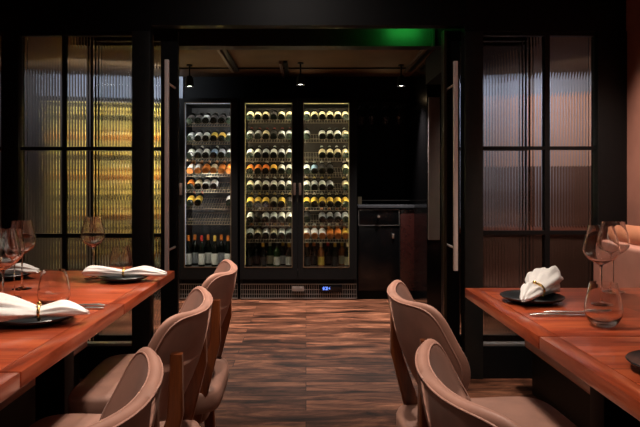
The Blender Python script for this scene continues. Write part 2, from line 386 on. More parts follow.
def wine_cabinet(label, x0, x1, doors, rows, liner, led, floorz=None, shelf_tilt=0, lamp=(7, (1, .86, .6))):
    """x0,x1 in picture px at the front plane; doors = [(glass0, glass1, handle px or None)]"""
    root = thing('wine_cabinet', label, 'wine cabinet', (0, CY, 0), 0)
    xa, xb = X(x0, CY), X(x1, CY); D = .62; zt = Z(98, CY); zb = Z(268, CY); zg = Z(284, CY)
    bm = bmesh.new()
    bx(bm, xa, xa + .02, .02, D, .01, zt); bx(bm, xb - .02, xb, .02, D, .01, zt)
    bx(bm, xa + .02, xb - .02, .02, D, zt - .03, zt); bx(bm, xa + .02, xb - .02, .02, D, zb - .08, zb - .03)
    bx(bm, xa + .02, xb - .02, .05, D - .02, .01, zb - .08)
    obj('body', bm, M['black'], root, smooth=False)
    box('back_panel', (xa + .02, xb - .02, D - .02, D, zb - .03, zt - .03), liner, root)
    box('base_shelf', (xa + .02, xb - .02, .03, D - .02, zb - .03, zb - .01), M['greysteel'], root)
    if len(doors) > 1:
        m = (doors[0][1] + doors[1][0]) / 2
        box('divider', (X(m, CY) - .012, X(m, CY) + .012, .04, D - .02, zb - .01, zt - .03), M['black'], root)
    for i, (g0, g1, hd) in enumerate(doors):
        f0 = xa + .002 if i == 0 else X((doors[i - 1][1] + g0) / 2, CY) + .002
        f1 = xb - .002 if i == len(doors) - 1 else X((g1 + doors[i + 1][0]) / 2, CY) - .002
        ga, gb = X(g0, CY), X(g1, CY); gz0, gz1 = Z(267, CY), Z(103, CY)
        bm = bmesh.new()
        for q in ((f0, ga, zb - .11, zt - .004), (gb, f1, zb - .11, zt - .004), (ga, gb, gz1, zt - .004), (ga, gb, zb - .11, gz0)):
            bx(bm, q[0], q[1], -.02, .018, q[2], q[3])
        dr = obj('door', bm, M['black'], root, smooth=False)
        box('pane', (ga, gb, -.004, .002, gz0, gz1), M['pane'], dr)
        tm = bmesh.new()                      # thin trim line round the glass
        for q in ((ga - .004, ga + .004, gz0, gz1), (gb - .004, gb + .004, gz0, gz1), (ga, gb, gz1 - .004, gz1 + .004), (ga, gb, gz0 - .005, gz0 + .005)):
            bx(tm, q[0], q[1], -.023, -.019, q[2], q[3])
        obj('trim', tm, M['wire'], dr, smooth=False)
        if hd:
            hm = bmesh.new(); hx = X(hd, CY); bx(hm, hx - .012, hx + .012, -.05, -.02, Z(195, CY), Z(183, CY), bev=.004)
            h = obj('handle', hm, M['bronze'], dr); h['label'] = 'short brushed metal pull'
        # LED strips behind the frame
        lm = bmesh.new()
        bx(lm, ga - .006, ga + .002, .022, .030, gz0 + .02, gz1 - .01)
        bx(lm, gb - .002, gb + .006, .022, .030, gz0 + .02, gz1 - .01)
        bx(lm, ga + .004, gb - .004, .022, .034, gz1 - .004, gz1 + .004)
        obj('light_strip', lm, led, root, smooth=False)
    for (gy, a, b) in rows:                   # slanted wire rack under every row
        ti = math.tan(math.radians(21)); z = Z(gy, CY) - (.0345 * 1.012 + .0058) / math.cos(math.radians(21)) - .0675 * ti
        sm = bmesh.new(); n = int((b - a) / .0262)
        dy0, dy1 = .036, .30; za, zc_ = z + dy0 * ti, z + dy1 * ti
        tube(sm, [(a, dy0, za), (b, dy0, za)], .0032, 6); tube(sm, [(a, dy0 - .006, za + .03), (b, dy0 - .006, za + .03)], .0022, 6)
        tube(sm, [(a, dy1, zc_), (b, dy1, zc_)], .003, 6); tube(sm, [(a, .17, z + .17 * ti - .004), (b, .17, z + .17 * ti - .004)], .003, 6)
        for k in range(n + 1):
            xx = a + (b - a) * k / n
            tube(sm, [(xx, dy0 - .006, za + .03), (xx, dy0, za), (xx, dy1, zc_)], .0018, 5)
        obj('rack', sm, M['wire'], root)
    for (g0, g1, hd) in doors:                # lamps tucked behind the door frame, shining inwards
        for sx, gx in ((1, g0), (-1, g1)):
            x = X(gx, CY) - sx * .012
            area('cabinet_lamp', (x, CY + .03, (zb + zt) / 2 + .02), (x + sx * .3, CY + .26, (zb + zt) / 2), lamp[0], .012, 1.62, lamp[1])
        area('cabinet_lamp', ((X(g0, CY) + X(g1, CY)) / 2, CY + .03, Z(103, CY) + .004), ((X(g0, CY) + X(g1, CY)) / 2, CY + .3, .9), lamp[0] * .8, X(g1, CY) - X(g0, CY) - .04, .01, lamp[1])
    # plinth grille
    g = bmesh.new(); n = int((xb - xa) / .022)
    for z0, z1 in ((zg - .006, zg + .001), (.012, .02), (.055, .058), (.1, .103)): bx(g, xa + .004, xb - .004, .0, .012, z0, z1)
    for k in range(n + 1):
        xx = xa + .008 + (xb - xa - .016) * k / n; bx(g, xx - .0018, xx + .0018, .002, .01, .012, zg)
    gr = obj('grille', g, M['greysteel'], root, smooth=False)
    return root, zb

def lie(px, py, glass, label, cap, txt, pitch=21):
    o = bottle(glass, label, cap); C.objects.link(o)
    o.location = (X(px, CY), CY + .06 + random.uniform(0, .015), Z(py, CY))
    o.rotation_euler = (math.radians(-(90 - pitch)), random.uniform(0, 6), random.uniform(-.04, .04))
    o.rotation_mode = 'XYZ'
    # roll about own axis only: build as matrix
    R = Matrix.Rotation(random.uniform(-.008, .008), 4, 'Z') @ Matrix.Rotation(math.radians(-(90 - pitch)), 4, 'X') @ Matrix.Rotation(random.uniform(0, 6), 4, 'Z')
    o.rotation_euler = R.to_euler()
    return tag(o, txt, 'wine bottle')

NAMES = dict(l_white='white', l_cream='cream', l_yellow='yellow', l_orange='orange', l_red='red', l_grey='grey', l_blue='blue-grey', l_dark='black')
w, c_, y, o_, g, b_, d, r = 'l_white', 'l_cream', 'l_yellow', 'l_orange', 'l_grey', 'l_blue', 'l_dark', 'l_red'
def fill(where, xs, table, group):
    for i, (py, labs, cap, glass) in enumerate(table):
        n = 0
        for j, lb in enumerate(labs):
            if lb is None: continue
            n += 1
            o = lie(xs[j], py, glass, lb, cap[j % len(cap)], '%s-labelled lying bottle, %s from left on shelf row %s down, %s' % (NAMES[lb], ORD[n - 1], ORD[i], where))
            o['group'] = group
def stand(where, xs, labs, caps, glasses, zb, group, y0=.2, zs=.8):
    for j, px in enumerate(xs):
        o = bottle(glasses[j % len(glasses)], labs[j % len(labs)], caps[j % len(caps)]); C.objects.link(o)
        yy = y0 + (.1 if j % 2 else 0)
        o.location = (X(px, CY) * (CY + yy) / CY, CY + yy, zb - .0095); o.rotation_euler = (0, 0, random.uniform(0, 6)); o.scale = (1, 1, zs)
        tag(o, 'upright %s-capped bottle, %s from left at the bottom of %s' % (NAMES[caps[j % len(caps)]], ORD[j], where), 'wine bottle', group)

D_, A_, G_ = 'darkbottle', 'amberbottle', 'greenbottle'
def rows_for(tab, a, b): return [(t[0], X(a, CY) - .01, X(b, CY) + .01) for t in tab]
# left single cabinet
tabL = [(120.5, [d, d, g, d, d, d], [d], D_), (138.5, [d, w, w, y, y, w], [d], D_), (155.5, [w, g, w, b_, g, w], [d, w], D_), (171, [w, w, o_, c_, o_, o_], [o_], A_), (187, [o_, c_, w, w, None, None], [w], D_), (203.5, [y, y, None, None, None, w], [r], D_)]
tabL[1][1][0] = g
cabL, zb = wine_cabinet('single-door black wine cabinet with grey interior, left of the double one', 179, 238, [(185, 231, 181.6)], rows_for(tabL + [(219, )], 185, 231), M['back_grey'], M['led_cool'], lamp=(4.2, (1, .93, .86)))
fill('left single cabinet', [188.5, 196.4, 204.3, 212.2, 220.1, 228], tabL, 'bottles lying in the left wine cabinet')
stand('the left single cabinet', [188.5, 195, 201.6, 208.2, 214.8, 221.4, 228], [w, g, w, w], [o_, o_, r, o_, y], [D_], zb, 'bottles standing in the left wine cabinet', zs=1.05)
# double cabinet
tabA = [(117, [c_, c_, c_, d, c_, c_], [d], D_), (136.5, [g, g, c_, d, g, g], [r], D_), (155.5, [w, w, g, w, g, w], [d, w], D_), (171.5, [o_, o_, o_, y, w, w], [w, d], D_), (188, [c_, w, w, w, w, w], [w], D_), (205, [y, y, y, c_, y, d], [y], D_), (220.5, [w, d, w, w, w, w], [g], D_), (237, [w, c_, w, c_, w, g], [o_, y], D_)]
tabB = [(117, [c_, c_, c_, c_, c_, c_], [d], D_), (136.5, [g, None, w, w, w, c_], [d, w], D_), (155.5, [None, None, c_, c_, c_, c_], [w], D_), (171.5, [w, b_, d, d, None, c_], [w], D_), (188, [w, g, w, g, None, c_], [y], D_), (205, [y, y, y, y, y, y], [c_], D_), (220.5, [d, None, g, g, g, g], [o_], D_), (237, [w, w, w, o_, o_, y], [c_, w], A_)]
cabR, zb = wine_cabinet('double-door black wine cabinet glowing yellow in the middle of the back wall', 240, 357, [(245, 292, 294.6), (303.5, 349, 300.2)],
    rows_for(tabA, 245, 292) + rows_for(tabB, 303.5, 349), M['back_gold'], M['led'])
fill('left door of double cabinet', [249, 257, 265, 273, 281, 289], tabA, 'bottles lying behind the left door of the double wine cabinet')
fill('right door of double cabinet', [306.8, 314.7, 322.6, 330.5, 338.4, 346.3], tabB, 'bottles lying behind the right door of the double wine cabinet')
stand("the double cabinet's left door", [249, 256, 263, 270, 277, 283, 289], [d, d, d, c_, w, w, w], [d, d, y, c_, d, y, y], [D_, D_, D_, G_, G_], zb, 'bottles standing behind the left door of the double wine cabinet')
stand("the double cabinet's right door", [307, 314, 321, 328, 335, 342, 347.5], [d, d, y, d, d, c_, c_], [o_, o_, c_, r, y, y, c_], [D_, D_, A_], zb, 'bottles standing behind the right door of the double wine cabinet')
# display and lock on the grille
zg = Z(284, CY)
bm = bmesh.new(); bx(bm, X(320, CY), X(342, CY), -.012, 0, Z(292, CY), Z(284.5, CY), bev=.002)
cp = obj('control_panel', bm, M['black_gloss'], cabR)
bm = bmesh.new(); p = .011
for k, (dx, segs) in enumerate([(0, 'abcdefg'), (.022, 'abcd'), (.038, 'adg'), (.054, 'bcg')]):
    xo = X(323, CY) + dx; zc = Z(288.2, CY)
    for s in segs:
        q = dict(a=(0, .012, .011, .0135), g=(0, .012, -.001, .001), d=(0, .012, -.0135, -.011), f=(-.001, .001, 0, .012), b=(.011, .013, 0, .012), e=(-.001, .001, -.012, 0), c=(.011, .013, -.012, 0))[s]
        bx(bm, xo + q[0], xo + q[1], -.0145, -.0125, zc + q[2], zc + q[3])
obj('display', bm, M['blue_led'], cp, smooth=False)['label'] = 'blue lit digits'
bm = bmesh.new()
for px in (294.5, 301.5): tube(bm, [(X(px, CY), -.02, Z(288.5, CY)), (X(px, CY), .003, Z(288.5, CY))], .014, 14)
bx(bm, X(292, CY), X(304, CY), -.012, .001, Z(291, CY), Z(286, CY))
obj('latch', bm, M['greysteel'], cabR)

# the cabinet further left, seen only through the fluted glass
tabF = [(yy, [y, c_, y, None if k % 3 == 1 else y, c_, y, y, c_], [y], A_ if k % 2 else D_) for k, yy in enumerate((118, 138, 158, 178, 198, 218, 238, 257))]
cabF, _ = wine_cabinet('yellow-lit wine cabinet behind the fluted glass, farthest left of the back wall', 96, 177.5, [(101, 172, None)], rows_for(tabF, 101, 172), M['yellowback'], M['led'], lamp=(75, (1, .88, .5)))
fill('yellow cabinet behind fluted glass', [108, 116.2, 124.4, 132.6, 140.8, 149, 157.2, 165.4], tabF, 'bottles in the yellow-lit cabinet behind the fluted glass')

# ------------------------------------------------------------------ dark bar unit right of the wine cabinets
bar = thing('bar_cabinet', 'black built-in bar cabinet with counter and drawer, right of the wine cabinets', 'cabinet', (0, CY, 0))
xa, xb = X(358, CY), X(427, CY); zc = Z(208, CY)
bm = bmesh.new(); bx(bm, xa, xb, .03, .6, .08, zc - .002); bx(bm, xa, xb, .06, .58, .002, .08)
bx(bm, xa, xa + .02, .25, .6, zc + .03, 2.0); bx(bm, xb - .02, xb, .25, .26, zc + .03, 2.0); bx(bm, xa + .02, xb - .02, .58, .6, zc + .03, 2.0); bx(bm, xa, xb, .25, .6, 1.97, 2.0)
obj('body', bm, M['blackwall'], bar, smooth=False)
box('countertop', (xa, xb, -.01, .6, zc, zc + .03), pbr('slate_top', (.05, .055, .065), .25, noise=.2), bar, bev=.003)
box('rail', (xa + .02, xb - .02, .28, .29, Z(201, CY) - .004, Z(201, CY) + .002), M['greysteel'], bar)
bm = bmesh.new(); a, b, z0, z1 = X(358.5, CY), X(399.5, CY), Z(225.5, CY), Z(209.5, CY)
bx(bm, a, b, .005, .03, z0, z1, bev=.002)
dw = obj('drawer', bm, M['black_gloss'], bar)
bm = bmesh.new(); t = .004
for q in ((a, b, z1 - t, z1), (a, b, z0, z0 + t), (a, a + t, z0, z1), (b - t, b, z0, z1)): bx(bm, q[0], q[1], .0, .0055, q[2], q[3])
obj('bead', bm, M['greysteel'], dw, smooth=False)
bm = bmesh.new(); lathe(bm, [(0, 0), (.006, 0), (.006, .015), (.016, .022), (.014, .032), (0, .034)], 16)
k = obj('knob', bm, M['cutlery'], dw); k.rotation_euler = (PI / 2, 0, 0); k.location = (X(378.5, CY), .004, Z(216.5, CY))
bm = bmesh.new(); bx(bm, a, b, .008, .03, .09, z0 - .008, bev=.003)
dd = obj('door', bm, M['black_gloss'], bar)
bm = bmesh.new(); bx(bm, X(392, CY), X(394.4, CY), -.004, .008, Z(238.5, CY), Z(233.5, CY), bev=.003)
obj('key_plate', bm, M['cutlery'], dd)
bm = bmesh.new(); bx(bm, b + .01, xb - .004, .008, .03, .09, z1, bev=.003)
obj('side_door', bm, pbr('dark_red_panel', (.03, .008, .007), .25, noise=.2), bar)
bm = bmesh.new(); 
for px in (361.5, 372, 385.5, 399, 412.5):
    for s in (-.022, .016): bx(bm, X(px, 6.5) + s, X(px, 6.5) + s + .006, .27, .56, 1.952, 1.9615)
obj('glass_rack', bm, M['greysteel'], bar, smooth=False)
box('note_card', (X(357.5, CY) - .0, X(363, CY), .27 + 0, .29, zc + .031, zc + .031 + .075), M['l_cream'], None, bev=.002).location = (.012, CY, 0)
tag(bpy.data.objects['note_card'], 'small pale card standing at the left end of the bar counter', 'card')

# ------------------------------------------------------------------ glassware
def wine_glass_mesh(h=.26, R=.0525, rim=.036):
    bm = bmesh.new(); st = h * .5
    out = [(0, .0), (.036, .0), (.037, .0015), (.02, .005), (.006, .009), (.0035, .02), (.003, st * .5), (.0033, st * .9), (.006, st), (.018, st + .008)]
    out += [(R * .72, st + .021), (R * .95, st + .038), (R, st + .052), (R * .95, st + .068), (rim * 1.08, h - .018), (rim, h)]
    t = .0017
    inn = [(rim - t, h), (rim * 1.08 - t, h - .018), (R * .95 - t, st + .068), (R - t, st + .052), (R * .95 - t, st + .039), (R * .72 - t, st + .0225), (.017, st + .0105), (0, st + .006)]
    lathe(bm, out + inn, 40); return bm
def tumbler_mesh(h=.122, R=.051, rim=.036):
    bm = bmesh.new(); t = .0015
    out = [(0, .002), (.022, 0), (.028, .002), (R * .8, .016), (R * .97, .034), (R, .046), (R * .96, .062), (rim * 1.08, h - .012), (rim, h)]
    inn = [(rim - t, h), (rim * 1.08 - t, h - .012), (R * .96 - t, .062), (R - t, .046), (R * .97 - t, .035), (R * .8 - t, .02), (.02, .011), (0, .01)]
    lathe(bm, out + inn, 40); return bm

TT = .75
def first_of(): return []
_gl = None
def wineglass(px, d, label, s=1.0, group=None):
    global _gl
    if _gl is None:
        _gl = obj('wine_glass', wine_glass_mesh(), M['glass'], angle=60); o = _gl
    else:
        o = _gl.copy(); C.objects.link(o)
    o.location = (X(px, d), d, TT + .0005); o.scale = (s, s, 1.0 if s < 1.3 else s)
    return tag(o, label, 'wine glass', group)
wineglass(93, 2.62, 'wine glass behind the napkin on the far end of the left table', .96)
wineglass(22, 2.36, 'wide wine glass standing clear on the left table, second from the far end', .98)
wineglass(3, 1.93, 'wine glass cut by the left edge of the photo, above the big napkin')
wineglass(601, 2.06, 'front wine glass of the pair behind the tumbler on the right table', 1.12)
wineglass(613, 2.3, 'rear wine glass of the pair on the right table, near the bench', 1.1)
o = wineglass(14.5, 2.17, 'small narrow wine glass among the glasses on the left table')
o.scale = (.62, .62, .93)
tb = obj('tumbler', tumbler_mesh(), M['glass'], angle=60)
tb.location = (X(121, 2.74), 2.74, TT + .0005); tag(tb, 'stemless tumbler glowing amber at the far end of the left table', 'tumbler', 'stemless tumblers on the tables')
t2 = tb.copy(); C.objects.link(t2); t2.location = (X(54, 2.0), 2.0, TT + .0005); t2['label'] = 'stemless tumbler behind the near napkin on the left table'
t3 = tb.copy(); C.objects.link(t3); t3.location = (X(603.5, 1.74), 1.74, TT + .0005); t3['label'] = 'stemless tumbler in front of the wine glasses on the right table'
# glasses hanging upside down in the bar niche
for k, px in enumerate((361.5, 372, 385.5, 399, 412.5)):
    o = _gl.copy(); C.objects.link(o); o.name = 'wine_glass'
    dd_ = 6.5; o.location = (X(px, dd_), dd_, 1.978); o.rotation_euler = (PI, 0, 0); o.scale = (.8, .8, .75)
    o.location.z = 1.969
    tag(o, 'wine glass hanging upside down in the bar niche, %s from left' % ORD[k], 'wine glass', 'glasses hanging in the bar niche')

# ------------------------------------------------------------------ plates, napkins, cutlery
def plate_bm(R=.105):
    bm = bmesh.new()
    lathe(bm, [(0, .003), (.06, .0), (.065, .002), (R * .93, .013), (R, .019), (R - .002, .021), (R * .9, .017), (.066, .008), (0, .007)], 48); return bm
pl = obj('dinner_plate', plate_bm(), M['plate'], angle=50)
def plate(px, d, label, s=1, first=[True]):
    if first[0]: o = pl; first[0] = False
    else: o = pl.copy(); C.objects.link(o)
    o.location = (X(px, d), d, TT + .0005); o.scale = (s, s, 1.1)
    return tag(o, label, 'plate', 'black plates on the tables')
plate(124, 2.56, 'black plate under the napkin at the far end of the left table', .98)
plate(36, 1.80, 'black plate under the large napkin on the near left table', 1.12)
plate(6, 2.62, 'black plate on the bench side of the far left table', .98)
plate(532, 2.10, 'black plate holding the crumpled napkin on the right table', 1.0)
plate(681, 1.31, 'black plate cut by the right edge of the photo, on the right table', 1.0)

def napkin(label, loc, rz, L=.33, rl=.04, rr=.03, ring=0.0, flat=.62, tail=.012, seed=0, ringr=.016, bend=.0, lift=.0, tilt=0, tip=.01):
    """a rolled cloth pinched by a ring; local x axis is its length"""
    rnd = random.Random(seed); root = thing('napkin', label, 'napkin', loc, rz)
    bm = bmesh.new(); n, seg = 46, 44; rings = []; ph = [rnd.uniform(0, 6) for _ in range(4)]
    for i in range(n):
        s = -1 + 2 * i / (n - 1); q = s - ring
        side = rl if q < 0 else rr
        e = abs(q) / ((1 + ring) if q < 0 else (1 - ring))
        rad = ringr + (side - ringr) * math.sin(min(1, e * 1.25) * PI / 2) ** .8
        if q > 0 and e > .45: rad *= 1 - (1 - tip / rr) * ((e - .45) / .55) ** 1.3
        if q < 0 and e > .82: rad *= 1 - .5 * ((e - .82) / .18) ** 2
        amp = .16 * min(1, e * 3) + .12
        ring_v = []
        for k in range(seg):
            a = 2 * PI * k / seg
            f = 1 + amp * (math.sin(3 * a + ph[0] + 2.2 * s) * .5 + math.sin(7 * a + ph[1] - 3 * s) * .35 + math.sin(12 * a + ph[2] + 5 * s) * .18)
            yy = math.cos(a) * rad * f * 1.1; zz = math.sin(a) * rad * f * flat
            base = max(-.9 * rad * flat, zz)
            ring_v.append(bm.verts.new((s * L / 2 + .004 * math.sin(5 * a + ph[3]) * (e > .9), yy + bend * s * s, base + rad * flat * .9 + lift * max(0, -q) * .6 + tilt * s)))
        rings.append(ring_v)
    for a, b in zip(rings, rings[1:]):
        for k in range(seg): bm.faces.new((a[k], a[(k + 1) % seg], b[(k + 1) % seg], b[k]))
    for rv, fl in ((rings[0], True), (rings[-1], False)):       # tucked-in ends
        c = sum((v.co for v in rv), Vector()) / seg; c.x += .02 if fl else -.01
        cv = bm.verts.new(c)
        for k in range(seg): bm.faces.new((rv[k], rv[(k + 1) % seg], cv))
    obj('cloth', bm, M['linen'], root, angle=80)
    bm = bmesh.new(); x = ring * L / 2; zc = ringr * flat * .95 + tilt * ring
    tube(bm, [(x, ringr * 1.28 * math.cos(a), zc + ringr * 1.15 * max(.8, flat) * math.sin(a)) for a in [2 * PI * k / 24 for k in range(24)]], .0042, 8, closed=True)
    rg = obj('napkin_ring', bm, M['gold'], root); rg['label'] = 'brass ring with small knob'
    bm = bmesh.new(); bmesh.ops.create_uvsphere(bm, u_segments=12, v_segments=8, radius=.007, matrix=Matrix.Translation((x, -.004, zc + ringr * 1.15 * max(.8, flat) + .003)))
    obj('bead', bm, M['gold'], rg)
    return root
napkin('white rolled napkin with brass ring on the far left plate', (X(125, 2.55), 2.55, TT + .024), math.radians(3), L=.335, rl=.034, rr=.034, ring=-.02, seed=3, ringr=.017, tip=.010)
napkin('large white napkin with brass ring on the near left table', (X(15, 1.76), 1.72, TT + .026), math.radians(17), L=.42, rl=.068, rr=.038, ring=.38, seed=5, ringr=.023, lift=.0, flat=.62, tip=.008)
napkin('white napkin on the bench side of the far left table', (X(4, 2.62), 2.62, TT + .024), math.radians(4), L=.28, rl=.034, rr=.036, ring=-.1, seed=8, tip=.014)
napkin('crumpled white napkin with brass ring on the right table plate', (X(535, 2.1), 2.085, TT + .024), math.radians(232), L=.27, rl=.05, rr=.03, ring=.06, seed=14, flat=.92, ringr=.022, tip=.005)

def knife_bm():
    bm = bmesh.new()
    tube(bm, [(-.11, 0, .005), (-.09, 0, .006), (-.02, 0, .005), (0, 0, .0035)], [.004, .0065, .0055, .0035], 10, flat=.7)
    n = 12; top = []; bot = []
    for i in range(n + 1):
        t = i / n; wd = .009 * (1 - .75 * max(0, t - .55) / .45) ; x = t * .115
        top.append((x, wd)); bot.append((x, -.006 * (1 - max(0, t - .7) / .3)))
    up = [bm.verts.new((x, yv, .0042)) for x, yv in top + bot[::-1]]; dn = [bm.verts.new((x, yv, .003)) for x, yv in top + bot[::-1]]
    bm.faces.new(up); bm.faces.new(dn[::-1])
    for k in range(len(up)): bm.faces.new((up[k], up[(k + 1) % len(up)], dn[(k + 1) % len(up)], dn[k]))
    return bm
def fork_bm():
    bm = bmesh.new()
    tube(bm, [(-.11, 0, .004), (-.085, 0, .005), (-.01, 0, .004), (.025, 0, .006)], [.004, .006, .0035, .004], 10, flat=.6)
    bx(bm, .02, .05, -.011, .011, .004, .0065, bev=.001)
    for k in range(4):
        yy = -.009 + .006 * k; tube(bm, [(.048, yy, .005), (.075, yy, .003), (.098, yy, .007)], [.0018, .0016, .0009], 6)
    return bm
kn0 = obj('table_knife', knife_bm(), M['cutlery'], angle=30); fk0 = obj('table_fork', fork_bm(), M['cutlery'])
def cutl(k, src, x, y_, rz, label, cat, grp):
    o = src if k == 0 else src.copy()
    if k: C.objects.link(o)
    o.location = (x, y_, TT + .0005); o.rotation_euler = (0, 0, rz); tag(o, label, cat, grp)
for k, (x, yk, yf, rz, nm) in enumerate([(-.745, 2.73, 2.69, PI, 'at the far end of the left table'), (-.765, 2.02, 1.975, PI, 'beyond the near plate on the left table'), (.785, 1.875, 1.915, .03, 'in front of the plate on the right table')]):
    cutl(k, kn0, x, yk, rz, 'steel table knife ' + nm, 'knife', 'table knives')
    cutl(k, fk0, x + (.01 if k < 2 else .06), yf, rz + (.02 if k < 2 else -.06), 'steel table fork ' + nm, 'fork', 'table forks')

# ------------------------------------------------------------------ tables
def table(xe, sgn, d0, d1, label, w=.86):
    """xe = aisle edge, sgn = +1 to the right / -1 to the left"""
    cx, cy = xe + sgn * w / 2, (d0 + d1) / 2
    root = thing('dining_table', label, 'table', (cx, cy, 0), 0, None)
    hw, hd, th = w / 2, (d1 - d0) / 2 - .003, .036
    bm = bmesh.new(); bx(bm, -hw + .052, hw - .052, -hd, hd, TT - th, TT, bev=.002)
    obj('tabletop', bm, M['tablewood'], root)
    for s in (-1, 1):
        a, b = (hw - .0515, hw) if s > 0 else (-hw, -hw + .0515)
        bm = bmesh.new(); bx(bm, a, b, -hd, hd, TT - th, TT, bev=.003); obj('edge_board', bm, M['tableedge'], root)
    px_ = sgn * (1.0 - abs(cx))
    box('pedestal', (px_ - .0575, px_ + .0575, -.05, .05, .022, TT - th - .012), M['black'], root, bev=.004)
    box('base_plate', (px_ - .2, px_ + .2, -.2, .2, .0, .022), M['black'], root, bev=.006)
    box('top_plate', (px_ - .16, px_ + .16, -.14, .14, TT - th - .012, TT - th), M['black'], root)
    return root
table(-.607, -1, 2.07, 2.87, 'red-brown wooden table at the far end of the left row')
table(-.607, -1, 1.32, 2.07, 'red-brown wooden table second from the far end of the left row')
table(-.607, -1, .57, 1.32, 'red-brown wooden table nearest the camera in the left row')
table(.612, 1, 1.63, 2.39, 'red-brown wooden table at the far end of the right row')
table(.612, 1, .87, 1.63, 'red-brown wooden table nearest the camera in the right row')

# ------------------------------------------------------------------ benches along the walls
def bench(sgn, xs, xback, xwall, label, yn=.3, yf=3.42):
    root = thing('banquette', label, 'banquette bench', (sgn * (xs + xback) / 2, (yn + yf) / 2, 0))
    ox, oy = root.location.x, root.location.y
    def part(name, x0, x1, y0, y1, z0, z1, m, bev):
        a, b = sorted((sgn * x0 - ox, sgn * x1 - ox)); bm = bmesh.new(); bx(bm, a, b, y0 - oy, y1 - oy, z0, z1, bev=bev, seg=4); return obj(name, bm, m, root)
    part('seat', xs, xback, yn, yf, .25, .45, M['bench'], .025)
    part('plinth', xs + .04, xwall - .02, yn + .02, yf - .02, 0, .25, M['black'], .002)
    part('backrest', xback, xwall - .012, yn, yf, .27, .84, M['bench'], .02)
    bm = bmesh.new(); r = .062; xc = sgn * (xback + .14) - ox
    tube(bm, [(xc, yn - oy + .0, .87), (xc, yn - oy + .03, .87)] + [(xc, yn - oy + .1 + k * (yf - yn - .2) / 20, .87) for k in range(21)] + [(xc, yf - oy - .03, .87), (xc, yf - oy, .87)], [r * .6, r * .92] + [r] * 21 + [r * .92, r * .6], 24)
    obj('headroll', bm, M['roll'], root)['label'] = 'tan leather roll along the top'
    return root
bench(1, 1.2, 1.58, 1.89, 'pink upholstered banquette with tan top roll along the right wall')
bench(-1, 1.2, 1.82, 2.2, 'pink upholstered banquette under the left tables along the left wall')

